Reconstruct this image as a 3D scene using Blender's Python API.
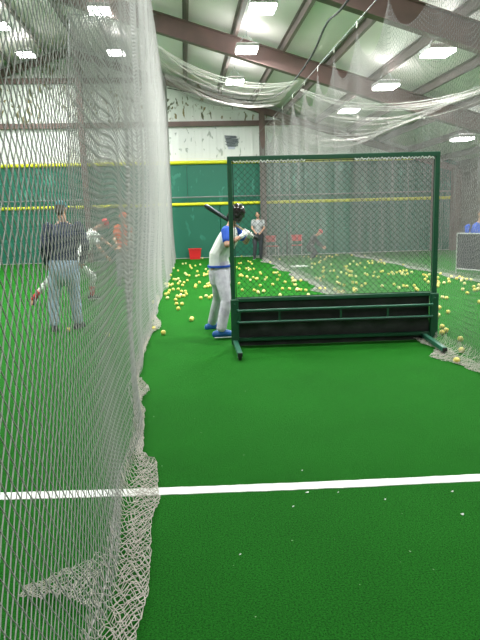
import bpy, math, random
import numpy as np
from mathutils import Vector, Matrix

for o in list(bpy.data.objects):
    bpy.data.objects.remove(o, do_unlink=True)
random.seed(7)
rng = np.random.default_rng(7)
PI = math.pi
SC = bpy.context.scene
COL = SC.collection

# ------------------------------------------------------------------ camera, world, exposure
YAW, PIT, ROLL = math.radians(5), math.radians(9.74), math.radians(1.6)
fw = Vector((math.sin(YAW)*math.cos(PIT), math.cos(YAW)*math.cos(PIT), -math.sin(PIT)))
r0 = Vector((math.cos(YAW), -math.sin(YAW), 0)); u0 = r0.cross(fw)
rr = r0*math.cos(ROLL) - u0*math.sin(ROLL); uu = u0*math.cos(ROLL) + r0*math.sin(ROLL)
cd = bpy.data.cameras.new('camera'); cam = bpy.data.objects.new('camera', cd); COL.objects.link(cam)
cd.sensor_fit = 'VERTICAL'; cd.sensor_height = 32; cd.sensor_width = 24; cd.lens = 30
cd.clip_start = 0.05; cd.clip_end = 200
m = Matrix((rr, uu, -fw)).transposed().to_4x4(); m.translation = (0, 0, 1.65)
cam.matrix_world = m
SC.camera = cam
w = bpy.data.worlds.new('world'); SC.world = w; w.use_nodes = True
w.node_tree.nodes['Background'].inputs[0].default_value = (0.75, 0.85, 1.0, 1)
w.node_tree.nodes['Background'].inputs[1].default_value = 0.6
vs = SC.view_settings
vs.view_transform = 'Standard'; vs.look = 'None'; vs.gamma = 1; vs.use_curve_mapping = False
vs.exposure = 0.68
LAMP_W = 120.0          # watts of one high-bay lamp
LAMP_COL = (0.97, 1.0, 0.96)

# ------------------------------------------------------------------ helpers
def tag(o, label=None, cat=None, group=None, kind=None):
    if label: o['label'] = label
    if cat: o['category'] = cat
    if group: o['group'] = group
    if kind: o['kind'] = kind
    return o

def empty(name, loc, rz=0):
    o = bpy.data.objects.new(name, None); COL.objects.link(o)
    o.location = loc; o.rotation_euler = (0, 0, rz); o.empty_display_size = .1
    return o

class MB:
    def __init__(s): s.v = []; s.f = []
    def add(s, vs_, fs):
        n = len(s.v); s.v += [tuple(p) for p in vs_]; s.f += [tuple(i+n for i in f) for f in fs]; return s
    def box(s, c, d, rot=None, bev=0):
        hx, hy, hz = d[0]/2, d[1]/2, d[2]/2
        if bev:
            b = min(bev, hx*.9, hy*.9, hz*.9); vs_ = []; 
            idx = {}
            for sx in (-1, 1):
                for sy in (-1, 1):
                    for sz in (-1, 1):
                        for k, q in enumerate(((hx, hy-b, hz-b), (hx-b, hy, hz-b), (hx-b, hy-b, hz))):
                            idx[(sx, sy, sz, k)] = len(vs_); vs_.append(Vector((sx*q[0], sy*q[1], sz*q[2])))
            fs = []
            sg = (-1, 1)
            for a in sg:
                fs.append([idx[(a, y, z, 0)] for y, z in ((-1, -1), (1, -1), (1, 1), (-1, 1))])
                fs.append([idx[(x, a, z, 1)] for x, z in ((-1, -1), (1, -1), (1, 1), (-1, 1))])
                fs.append([idx[(x, y, a, 2)] for x, y in ((-1, -1), (1, -1), (1, 1), (-1, 1))])
            for a in sg:
                for c2 in sg:
                    fs.append([idx[(-1, a, c2, 1)], idx[(1, a, c2, 1)], idx[(1, a, c2, 2)], idx[(-1, a, c2, 2)]])
                    fs.append([idx[(a, -1, c2, 0)], idx[(a, 1, c2, 0)], idx[(a, 1, c2, 2)], idx[(a, -1, c2, 2)]])
                    fs.append([idx[(a, c2, -1, 0)], idx[(a, c2, 1, 0)], idx[(a, c2, 1, 1)], idx[(a, c2, -1, 1)]])
                    for e in sg: fs.append([idx[(a, c2, e, k)] for k in range(3)])
        else:
            vs_ = [Vector((x, y, z)) for x in (-hx, hx) for y in (-hy, hy) for z in (-hz, hz)]
            fs = [(0, 1, 3, 2), (4, 6, 7, 5), (0, 4, 5, 1), (2, 3, 7, 6), (0, 2, 6, 4), (1, 5, 7, 3)]
        if rot is not None: vs_ = [rot @ p for p in vs_]
        c = Vector(c)
        return s.add([p+c for p in vs_], fs)
    def sweep(s, pts, radii, n=10, side=None, caps='round'):
        """tube of elliptical rings; radii = number or (across side, other)"""
        P = [Vector(p) for p in pts]; R = [(r, r) if not isinstance(r, (tuple, list)) else r for r in radii]
        T = []
        for i in range(len(P)):
            a = P[max(i-1, 0)]; b = P[min(i+1, len(P)-1)]; T.append((b-a).normalized())
        if caps == 'round':
            p0, pn, t0, tn = P[0], P[-1], T[0], T[-1]
            ra, rb = R[0], R[-1]; pre = []; post = []
            for q in (80, 50, 25):
                cq, sq = math.cos(math.radians(q)), math.sin(math.radians(q))
                pre.append((p0 - t0*sq*min(ra), (ra[0]*cq, ra[1]*cq), t0))
                post.insert(0, (pn + tn*sq*min(rb), (rb[0]*cq, rb[1]*cq), tn))
            P = [x[0] for x in pre]+P+[x[0] for x in post]; R = [x[1] for x in pre]+R+[x[1] for x in post]; T = [x[2] for x in pre]+T+[x[2] for x in post]
        ref = Vector(side) if side is not None else (Vector((0, 0, 1)) if abs(T[0].z) < .9 else Vector((1, 0, 0)))
        vs_ = []
        for p, r, t in zip(P, R, T):
            a = ref - t*ref.dot(t)
            if a.length < 1e-4: a = t.orthogonal()
            a.normalize(); b = t.cross(a)
            if side is None: ref = a
            for k in range(n):
                q = 2*PI*k/n; vs_.append(p + a*(math.cos(q)*r[0]) + b*(math.sin(q)*r[1]))
        fs = []
        for i in range(len(P)-1):
            for k in range(n):
                a0 = i*n+k; a1 = i*n+(k+1) % n; fs.append((a0, a1, a1+n, a0+n))
        fs.append(tuple(range(n))[::-1]); fs.append(tuple((len(P)-1)*n+k for k in range(n)))
        return s.add(vs_, fs)
    def tube(s, pts, r, n=8): return s.sweep(pts, [r]*len(pts), n, caps='flat')
    def ball(s, c, r, n=10, m_=7, rot=None):
        if not isinstance(r, (tuple, list)): r = (r, r, r)
        vs_ = [Vector((0, 0, -r[2]))]
        for i in range(1, m_):
            a = -PI/2+PI*i/m_
            for k in range(n): vs_.append(Vector((r[0]*math.cos(a)*math.cos(2*PI*k/n), r[1]*math.cos(a)*math.sin(2*PI*k/n), r[2]*math.sin(a))))
        vs_.append(Vector((0, 0, r[2]))); L = len(vs_)-1
        fs = [(0, 1+(k+1) % n, 1+k) for k in range(n)]
        for i in range(m_-2):
            for k in range(n): fs.append((1+i*n+k, 1+i*n+(k+1) % n, 1+(i+1)*n+(k+1) % n, 1+(i+1)*n+k))
        fs += [(L, 1+(m_-2)*n+k, 1+(m_-2)*n+(k+1) % n) for k in range(n)]
        if rot is not None: vs_ = [rot @ p for p in vs_]
        c = Vector(c); return s.add([p+c for p in vs_], fs)
    def prism(s, poly, z0, z1):
        n = len(poly)
        return s.add([(x, y, z0) for x, y in poly]+[(x, y, z1) for x, y in poly],
                     [tuple(range(n))[::-1], tuple(range(n, 2*n))]+[(k, (k+1) % n, (k+1) % n+n, k+n) for k in range(n)])
    def build(s, name, mat, parent=None, org=(0, 0, 0), smooth=True, remesh=0, sm=0):
        me = bpy.data.meshes.new(name)
        o3 = Vector(org)
        me.from_pydata([tuple(Vector(p)-o3) for p in s.v], [], s.f); me.update()
        if mat: me.materials.append(mat)
        o = bpy.data.objects.new(name, me); COL.objects.link(o)
        if parent: o.parent = parent
        else: o.location = o3
        if smooth:
            me.polygons.foreach_set('use_smooth', [True]*len(me.polygons))
            if not remesh:
                try: me.set_sharp_from_angle(angle=math.radians(40))
                except Exception: pass
        if remesh:
            md = o.modifiers.new('remesh', 'REMESH'); md.mode = 'VOXEL'; md.voxel_size = remesh; md.use_smooth_shade = True
            if sm:
                q = o.modifiers.new('smooth', 'SMOOTH'); q.iterations = sm; q.factor = .5
        return o

def N(mat): return mat.node_tree.nodes, mat.node_tree.links
def mat(name, col, rough=.6, metal=0, noise=None, bump=None, sheen=0, spec=None):
    """noise=(scale, other colour, contrast lo, hi); bump=(scale, strength)"""
    mt = bpy.data.materials.new(name); mt.use_nodes = True; n, l = N(mt)
    b = n['Principled BSDF']; b.inputs['Roughness'].default_value = rough; b.inputs['Metallic'].default_value = metal
    b.inputs['Base Color'].default_value = (*col, 1)
    if spec is not None: b.inputs['Specular IOR Level'].default_value = spec
    if sheen: b.inputs['Sheen Weight'].default_value = sheen
    tc = n.new('ShaderNodeTexCoord')
    if noise:
        t = n.new('ShaderNodeTexNoise'); t.inputs['Scale'].default_value = noise[0]; t.inputs['Detail'].default_value = 4
        l.new(tc.outputs['Object'], t.inputs['Vector'])
        c = n.new('ShaderNodeValToRGB'); c.color_ramp.elements[0].position = noise[2]; c.color_ramp.elements[1].position = noise[3]
        c.color_ramp.elements[0].color = (*col, 1); c.color_ramp.elements[1].color = (*noise[1], 1)
        l.new(t.outputs['Fac'], c.inputs[0]); l.new(c.outputs[0], b.inputs['Base Color'])
    if bump:
        t = n.new('ShaderNodeTexNoise'); t.inputs['Scale'].default_value = bump[0]; t.inputs['Detail'].default_value = 3
        l.new(tc.outputs['Object'], t.inputs['Vector'])
        q = n.new('ShaderNodeBump'); q.inputs['Strength'].default_value = bump[1]; q.inputs['Distance'].default_value = .01
        l.new(t.outputs['Fac'], q.inputs['Height']); l.new(q.outputs[0], b.inputs['Normal'])
    return mt
def emit(name, col, st):
    mt = mat(name, col); n, l = N(mt); b = n['Principled BSDF']
    b.inputs['Emission Color'].default_value = (*col, 1); b.inputs['Emission Strength'].default_value = st
    return mt

# ------------------------------------------------------------------ materials
def turf_mat():
    mt = bpy.data.materials.new('green turf'); mt.use_nodes = True; n, l = N(mt); b = n['Principled BSDF']
    b.inputs['Sheen Weight'].default_value = .12; b.inputs['Sheen Roughness'].default_value = .45; b.inputs['Sheen Tint'].default_value = (.12, .62, .08, 1); b.inputs['Roughness'].default_value = .85; b.inputs['Specular IOR Level'].default_value = .04
    tc = n.new('ShaderNodeTexCoord')
    def noise(sc, det=3, rough=.6):
        t = n.new('ShaderNodeTexNoise'); t.inputs['Scale'].default_value = sc; t.inputs['Detail'].default_value = det
        t.inputs['Roughness'].default_value = rough; l.new(tc.outputs['Object'], t.inputs['Vector']); return t
    a = noise(110, 5, .85); r = n.new('ShaderNodeValToRGB'); l.new(a.outputs['Fac'], r.inputs[0])
    e = r.color_ramp.elements; e[0].position = .36; e[0].color = TURF_D; e[1].position = .62; e[1].color = TURF_L
    big = noise(1.1, 3); r2 = n.new('ShaderNodeMapRange'); l.new(big.outputs['Fac'], r2.inputs[0])
    r2.inputs[1].default_value = .3; r2.inputs[2].default_value = .7; r2.inputs[3].default_value = .9; r2.inputs[4].default_value = 1.08
    mx = n.new('ShaderNodeMix'); mx.data_type = 'RGBA'; mx.blend_type = 'MULTIPLY'; mx.inputs[0].default_value = 1
    l.new(r.outputs[0], mx.inputs[6]); l.new(r2.outputs[0], mx.inputs[7])
    sp = noise(38, 1); r3 = n.new('ShaderNodeValToRGB'); l.new(sp.outputs['Fac'], r3.inputs[0])
    r3.color_ramp.elements[0].position = .79; r3.color_ramp.elements[1].position = .82
    mx2 = n.new('ShaderNodeMix'); mx2.data_type = 'RGBA'; l.new(r3.outputs[0], mx2.inputs[0]); l.new(mx.outputs[2], mx2.inputs[6]); mx2.inputs[7].default_value = (.35, .45, .3, 1)
    l.new(mx2.outputs[2], b.inputs['Base Color'])
    q = n.new('ShaderNodeBump'); q.inputs['Strength'].default_value = .8; q.inputs['Distance'].default_value = .012
    l.new(a.outputs['Fac'], q.inputs['Height']); l.new(q.outputs[0], b.inputs['Normal'])
    return mt
TURF_D = (.001, .017, .002, 1); TURF_L = (.019, .190, .017, 1)
M_TURF = turf_mat()
M_LINE = mat('white turf line', (.8, .8, .78), .9, noise=(60, (.95, .95, .93), .3, .7), bump=(120, .5))
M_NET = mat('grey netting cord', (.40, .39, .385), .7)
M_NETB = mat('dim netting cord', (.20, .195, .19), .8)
M_SPILL = mat('beige grey slack netting', (.56, .51, .47), .8)
M_NETD = mat('weathered netting cord', (.40, .37, .36), .8)
M_ROPE = mat('black rope', (.015, .015, .015), .8)
M_WROPE = mat('white net hem', (.5, .5, .46), .8)
M_GREEN = mat('dark green painted steel', (.007, .075, .036), .42, noise=(30, (.01, .09, .045), .4, .7))
M_GREENL = mat('worn green steel', (.018, .115, .07), .4)
M_BLACK = mat('black vinyl', (.007, .010, .009), .6, noise=(14, (.014, .018, .016), .35, .7), bump=(6, .8))
M_WIRE = mat('dark chain link wire', (.008, .02, .013), .8)
M_LACE = mat('white lacing', (.75, .75, .75), .7)
M_RUB = mat('black rubber', (.02, .02, .02), .7)
M_STEEL = mat('brown red primer steel', (.15, .098, .09), .55, noise=(3, (.19, .115, .105), .35, .7))
M_PURL = mat('purlin primer steel', (.19, .15, .14), .55)
M_CEIL = mat('grey roof insulation', (.84, .77, .78), .45, noise=(.7, (.9, .84, .84), .35, .65), bump=(2.2, .9))
M_BALL = mat('yellow dimpled ball', (.72, .56, .09), .45, noise=(18, (.78, .68, .2), .4, .6), bump=(160, .5))
M_BALLW = mat('faded pale yellow ball', (.78, .70, .30), .5, bump=(160, .5))
M_YEL = mat('yellow plastic cap', (.72, .72, .02), .45)
M_PIPE = mat('grey steel pipe', (.22, .24, .24), .45, metal=.4)
M_SKIN = mat('skin', (.52, .28, .19), .5, bump=(90, .1))
M_WHITE = mat('white cloth', (.78, .79, .76), .9, noise=(7, (.58, .60, .60), .45, .7), bump=(16, .5))
M_GPANT = mat('pale grey baseball trousers', (.60, .58, .65), .9, noise=(11, (.42, .40, .48), .45, .7), bump=(22, 1.0))
M_BLUE = mat('royal blue cloth', (.012, .085, .52), .75, bump=(18, .5))
M_BLUEP = mat('blue shoe', (.02, .12, .42), .4)
M_HELM = mat('dark batting helmet', (.018, .012, .014), .18)
M_HELMHI = mat('painted helmet highlight', (.22, .23, .22), .4)  # pale tone of the highlight painted on the helmet top
M_GLOVE = mat('white batting glove', (.78, .76, .74), .6)
M_TAN = mat('tan bat handle tape', (.55, .42, .26), .5)
M_BARREL = mat('dark bat barrel', (.035, .045, .05), .3, metal=.5)
M_NAVY = mat('navy jacket cloth', (.016, .024, .062), .75, noise=(6, (.03, .042, .09), .4, .7), bump=(12, .7))
M_JEAN = mat('faded blue jeans', (.34, .43, .58), .85, noise=(12, (.48, .57, .70), .4, .7), bump=(20, .5))
M_TEAL = mat('teal cap', (.02, .15, .16), .7)
M_RED = mat('red cloth', (.62, .03, .04), .7)
M_ORANGE = mat('orange cloth', (.85, .15, .04), .7)
M_GREY = mat('grey cloth', (.34, .35, .36), .85, bump=(14, .5))
M_DARK = mat('dark cloth', (.03, .032, .04), .8)
M_HAIR = mat('brown hair', (.07, .045, .03), .7)
M_EYE = mat('eye', (.02, .02, .02), .3)
M_LIP = mat('lip', (.36, .13, .11), .5)
M_SOLE = mat('white sole', (.8, .8, .8), .5)
M_BUCKET = mat('red plastic', (.58, .015, .02), .4)
M_LENS = emit('lit lamp lens', (1, 1, .98), 18)
M_FILL = emit('added fill glow', (1, 1, .98), 2)  # glow of the slab added above each housing
M_ALU = mat('lamp housing', (.6, .6, .6), .4, metal=.6)

def wall_mat(name, base, spots, dens, sc_=3.4):
    mt = mat(name, base, .55); n, l = N(mt); b = n['Principled BSDF']; tc = n.new('ShaderNodeTexCoord')
    mp = n.new('ShaderNodeMapping'); mp.inputs['Scale'].default_value = (1, 1, .55); l.new(tc.outputs['Object'], mp.inputs[0])
    t = n.new('ShaderNodeTexNoise'); t.inputs['Scale'].default_value = sc_; t.inputs['Detail'].default_value = 4; t.inputs['Distortion'].default_value = .6; l.new(mp.outputs[0], t.inputs['Vector'])
    r = n.new('ShaderNodeValToRGB'); r.color_ramp.elements[0].position = dens; r.color_ramp.elements[1].position = dens+.05; l.new(t.outputs['Fac'], r.inputs[0])
    t2 = n.new('ShaderNodeTexNoise'); t2.inputs['Scale'].default_value = 1.3; l.new(tc.outputs['Object'], t2.inputs['Vector'])
    r2 = n.new('ShaderNodeValToRGB'); r2.color_ramp.elements[0].position = .4; r2.color_ramp.elements[1].position = .6; l.new(t2.outputs['Fac'], r2.inputs[0])
    r2.color_ramp.elements[0].color = (*spots[0], 1); r2.color_ramp.elements[1].color = (*spots[1], 1)
    mx = n.new('ShaderNodeMix'); mx.data_type = 'RGBA'; l.new(r.outputs[0], mx.inputs[0]); mx.inputs[6].default_value = (*base, 1); l.new(r2.outputs[0], mx.inputs[7])
    l.new(mx.outputs[2], b.inputs['Base Color'])
    return mt
M_SIDE = wall_mat('white metal siding', (.80, .80, .80), ((.36, .38, .37), (.45, .47, .45)), .645, 5.0)
M_SIDEU = wall_mat('stained white metal siding', (.72, .74, .71), ((.08, .09, .04), (.22, .17, .06)), .575, 5.5)
M_PAD = wall_mat('green wall padding', (.006, .125, .075), ((.03, .2, .14), (.012, .16, .1)), .62)
M_PADU = wall_mat('upper green wall', (.012, .145, .095), ((.07, .28, .21), (.03, .2, .14)), .6)
M_BWALL = mat('dim brown side wall', (.16, .13, .12), .7, noise=(1.2, (.22, .19, .18), .4, .7))

# ------------------------------------------------------------------ the building
XL, XR, YB, Y0 = -20.1, 11.7, 25.5, -6.0
RX, RH, RS = -4.2, 8.5, .30
def roof(x): return RH - RS*abs(x-RX)
def struct(mb, name, mt, smooth=False): return tag(mb.build(name, mt, smooth=smooth), kind='structure')

struct(MB().box(((XL+XR)/2, (Y0+YB)/2, -.05), (XR-XL+.4, YB-Y0+.4, .1)), 'floor', M_TURF)
# roof: two slopes, 6 cm thick, cut into panels between the purlins
mb = MB()
for x0, x1 in ((XL-.2, RX), (RX, XR+.2)):
    z0, z1 = roof(x0), roof(x1)
    mb.add([(x0, Y0-.2, z0), (x1, Y0-.2, z1), (x1, YB+.2, z1), (x0, YB+.2, z0), (x0, Y0-.2, z0+.08), (x1, Y0-.2, z1+.08), (x1, YB+.2, z1+.08), (x0, YB+.2, z0+.08)],
           [(0, 3, 2, 1), (4, 5, 6, 7), (0, 1, 5, 4), (1, 2, 6, 5), (2, 3, 7, 6), (3, 0, 4, 7)])
struct(mb, 'ceiling', M_CEIL)
# end wall: padding, siding below and above the girt
MID, TOP, GIRT = 2.22, 3.90, 5.42
def ribbed(x0, x1, zb, zt_fn, y, pitch=.3, d=.007):
    """corrugated sheet facing -Y"""
    xs = []; x = x0
    while x < x1-1e-6:
        for q, e in ((0, 0), (.62*pitch, 0), (.72*pitch, -d), (.9*pitch, -d)):
            if x+q < x1: xs.append((x+q, e))
        x += pitch
    xs.append((x1, 0)); vs_ = []; 
    for xx, e in xs: vs_ += [(xx, y+e, zb), (xx, y+e, zt_fn(xx)), (xx, y+.1, zb), (xx, y+.1, zt_fn(xx))]
    fs = []
    for i in range(len(xs)-1):
        a = 4*i; fs += [(a, a+4, a+5, a+1), (a+2, a+3, a+7, a+6), (a+1, a+5, a+7, a+3), (a, a+2, a+6, a+4)]
    fs += [(0, 1, 3, 2), (4*len(xs)-4, 4*len(xs)-2, 4*len(xs)-1, 4*len(xs)-3)]
    return MB().add(vs_, fs)
mb = MB(); xx = XL
while xx < XR-.1:                                       # padding is hung in 2.4 m panels
    x1 = min(xx+2.4, XR); mb.box(((xx+x1)/2, YB-.11, MID/2), (x1-xx-.015, .22, MID), bev=.02); xx = x1
struct(mb, 'wall_back_padding', M_PAD)
mb = MB(); xx = XL+1.1
while xx < XR-.1:
    x1 = min(xx+2.4, XR); mb.box(((xx+x1)/2, YB-.03, (MID+TOP)/2), (x1-xx-.012, .06, TOP-MID)); xx = x1
struct(mb, 'wall_back_upper_padding', M_PADU)
struct(ribbed(XL, XR, TOP, lambda x: min(GIRT, roof(x)), YB), 'wall_back', M_SIDE)
def upp(x): return max(GIRT+.002, roof(x)-.01)
struct(ribbed(XL, XR, GIRT, upp, YB+.001), 'wall_back_gable', M_SIDEU)
struct(MB().box(((XL+XR)/2, YB+.15, 2.6), (XR-XL, .1, 5.2)), 'wall_back_outer', M_BWALL)
struct(MB().sweep([(XL, YB-.24, MID), (XR, YB-.24, MID)], [.065]*2, 10, caps='flat'), 'trim_1', M_YEL, True)
struct(MB().sweep([(XL, YB-.1, TOP), (XR-.05, YB-.1, TOP)], [.075]*2, 10, caps='flat'), 'trim_2', M_YEL, True)
# side walls and the wall behind the viewer
struct(MB().box((XR+.05, (Y0+YB)/2, 1.9), (.1, YB-Y0, 3.8)), 'wall_right', M_BWALL)
struct(MB().box((XL-.05, (Y0+YB)/2, 1.9), (.1, YB-Y0, 3.8)), 'wall_left', M_SIDE)
mb = MB(); mb.add([(XL, Y0, 0), (XR, Y0, 0), (XR, Y0, roof(XR)), (RX, Y0, RH), (XL, Y0, roof(XL)), (XL, Y0-.1, 0), (XR, Y0-.1, 0), (XR, Y0-.1, roof(XR)), (RX, Y0-.1, RH), (XL, Y0-.1, roof(XL))],
    [(0, 1, 2, 3, 4), (9, 8, 7, 6, 5), (0, 5, 6, 1), (1, 6, 7, 2), (2, 7, 8, 3), (3, 8, 9, 4), (4, 9, 5, 0)])
struct(mb, 'wall_front', M_BWALL)
struct(MB().box(((XL+XR)/2, YB-.26, .012), (XR-XL, .03, .024)), 'baseboard_back', M_ALU)

# steel frame
def ibeam(p, q, depth, width, t=.02, updir=Vector((0, 0, 1))):
    """I-section whose TOP edge runs p-q"""
    p, q = Vector(p), Vector(q); d = (q-p).normalized(); s_ = d.cross(updir).normalized(); u = s_.cross(d)
    mb = MB()
    def slab(off0, off1, wd):
        vs_ = []
        for e in (p, q):
            for a in (-wd/2, wd/2):
                for b in (off0, off1): vs_.append(e + s_*a - u*b)
        mb.add(vs_, [(0, 1, 3, 2), (4, 6, 7, 5), (0, 4, 5, 1), (2, 3, 7, 6), (0, 2, 6, 4), (1, 5, 7, 3)])
    slab(0, t, width); slab(t, depth-t, t*.8); slab(depth-t, depth, width)
    return mb
n = 0
for Y in (1.3, 6.7, 12.1, 17.6):
    for xe in (XL, XR):
        n += 1
        mb = ibeam((RX, Y, RH-.2), (xe, Y, roof(xe)-.2), .50, .24)
        struct(mb, 'roof_rafter', M_STEEL)
for xe in (XL, XR):
    struct(ibeam((RX, YB-.2, RH-.2), (xe, YB-.2, roof(xe)-.2), .26, .16), 'end_rafter', M_STEEL)
k = -11
while True:
    X = .27 + 1.33*k; k += 1
    if X < XL+.3: continue
    if X > XR-.2: break
    if abs(X-RX) < .25: continue
    mb = MB(); z = roof(X); sg = -1 if X > RX else 1
    mb.box((X, (Y0+YB)/2, z-.11), (.025, YB-Y0-.1, .2)); mb.box((X+.035, (Y0+YB)/2, z-.2), (.085, YB-Y0-.1, .02)); mb.box((X-.035, (Y0+YB)/2, z-.012), (.085, YB-Y0-.1, .02))
    struct(mb, 'roof_purlin', M_PURL)
for X in (-18.2, -11.1, -3.85, 3.3, 10.6):
    h = roof(X)-.45
    mb = MB(); mb.box((X, YB-.45, h/2), (.02, .24, h)); mb.box((X, YB-.58, h/2), (.2, .02, h)); mb.box((X, YB-.33, h/2), (.2, .02, h))
    struct(mb, 'steel_column', M_STEEL)
for X, Y in ((XR-.25, 17.6), (XR-.25, 12.1), (XR-.2, 24.9)):
    h = roof(X)-.4; mb = MB(); mb.box((X, Y, h/2), (.4, .02, h)); mb.box((X-.2, Y, h/2), (.02, .24, h)); mb.box((X+.15, Y, h/2), (.02, .24, h))
    struct(mb, 'steel_column', M_STEEL)
for z in (GIRT, 7.12):
    xa, xb = (XL, XR) if z < 6 else (RX-(RH-z)/RS+1.2, RX+(RH-z)/RS-1.2)
    if z < 6: xa, xb = RX-(RH-z)/RS+.9, RX+(RH-z)/RS-.9
    mb = MB(); mb.box(((xa+xb)/2, YB-.13, z), (xb-xa, .02, .2)); mb.box(((xa+xb)/2, YB-.08, z+.09), (xb-xa, .1, .02)); mb.box(((xa+xb)/2, YB-.08, z-.09), (xb-xa, .1, .02))
    struct(mb, 'wall_girt', M_STEEL)
struct(MB().sweep([(XL, YB-.3, 2.50), (XR, YB-.3, 2.50)], [.028]*2, 8, caps='flat'), 'wall_rail', M_PIPE, True)

# the painted line on the turf
LP = [Vector(p) for p in ((-1.936, 3.648, 0),(-1.196, 3.572, 0),(-0.278, 3.489, 0),(0.52, 3.445, 0),(1.778, 3.39, 0),(2.69, 3.362, 0))]
cx = [p.x for p in LP]; cf = np.polyfit(cx, [p.y for p in LP], 2)
mb = MB(); nn = 90; vs_ = []
for i in range(nn+1):
    x = cx[0]+(cx[-1]-cx[0])*i/nn; y = float(np.polyval(cf, x)); e0, e1 = random.uniform(-.003, .003), random.uniform(-.003, .003)
    vs_ += [(x, y-.048-e0), (x, y+.048+e1)]
vs_ = [(p[0], p[1], .004) for p in vs_]; n0 = len(vs_)
mb.add(vs_+[(p[0], p[1], -.002) for p in vs_], [(2*i, 2*i+2, 2*i+3, 2*i+1) for i in range(nn)] + [(2*i, 2*i+n0, 2*i+2+n0, 2*i+2) for i in range(nn)] + [(2*i+1, 2*i+3, 2*i+3+n0, 2*i+1+n0) for i in range(nn)])
struct(mb, 'turf_line', M_LINE)

# ------------------------------------------------------------------ lamps
lamp0 = None
def make_lamp():
    t = empty('high_bay_lamp', (0, 0, 0))
    MB().box((0, 0, .05), (.60, .62, .1), bev=.02).build('housing', M_ALU, t); MB().box((0, 0, .108), (.44, .46, .014)).build('fill_slab', M_FILL, t, smooth=False)  # slab on top is made up, goes with the ceiling fill
    MB().box((0, 0, -.028), (.55, .57, .056), bev=.01).build('lens', M_LENS, t, smooth=False)
    mb = MB()
    for x in (-.22, .22): mb.tube([(x, 0, .1), (x*.3, 0, .34)], .006, 6)
    mb.tube([(0, 0, .33), (0, 0, .46)], .008, 6)
    mb.build('hanger', M_PIPE, t)
    return t
rows = {5.45: ('right row', (-3.4, 6.6, 9.7, 12.9, 16.2, 19.8)), 1.85: ('row over the caged lane', (-3.2, 6.6, 10.2, 13.6, 16.8, 20.6)), -2.0: ('row just left of the lane', (-3.2, 7.0, 10.6, 14.0, 17.4, 21.5)),  # first lamp in each: unseen, behind the camera, added to light the near net
        -5.3: ('row beyond the ridge', (6.0, 9.3, 12.6, 15.9, 19.8, 23.0)), -9.2: ('far left row', (9.0, 14.0, 19.0)), 8.9: ('far right row', (9.0, 14.0, 19.0))}
ordw = ['nearest the front wall', 'second from the front wall'] if False else ['nearest the camera', 'second from the camera', 'third from the camera', 'fourth from the camera', 'fifth from the camera', 'sixth from the camera', 'seventh from the camera']
first = True
for X, (rn, ys) in rows.items():
    for i, Y in enumerate(ys):
        z = roof(X)-.2-.46
        if first: t = make_lamp(); lamp0 = t; first = False
        else:
            t = lamp0.copy(); COL.objects.link(t)
            for ch in [c for c in lamp0.children if c.type == 'MESH']:
                c = ch.copy(); COL.objects.link(c); c.parent = t
        t.location = (X, Y, z)
        tag(t, 'glowing square ceiling lamp, %s in the %s' % (ordw[i], rn), 'ceiling lamp', 'high bay lamps under the roof')  # the added lamps behind the camera share this label
        ld = bpy.data.lights.new('lamp_light', 'AREA'); ld.shape = 'RECTANGLE'; ld.size = .54; ld.size_y = .56; ld.energy = LAMP_W; ld.color = LAMP_COL
        lo = bpy.data.objects.new('lamp_light', ld); COL.objects.link(lo); lo.parent = t; lo.location = (0, 0, -.06)
        ud = bpy.data.lights.new('added_ceiling_fill', 'AREA'); ud.shape = 'RECTANGLE'; ud.size = .44; ud.size_y = .46; ud.energy = LAMP_W*.045; ud.color = LAMP_COL  # upward fill added to each lamp to brighten the ceiling
        uo = bpy.data.objects.new('added_ceiling_fill', ud); COL.objects.link(uo); uo.parent = t; uo.location = (0, 0, .13); uo.rotation_euler = (PI, 0, 0)

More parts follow.
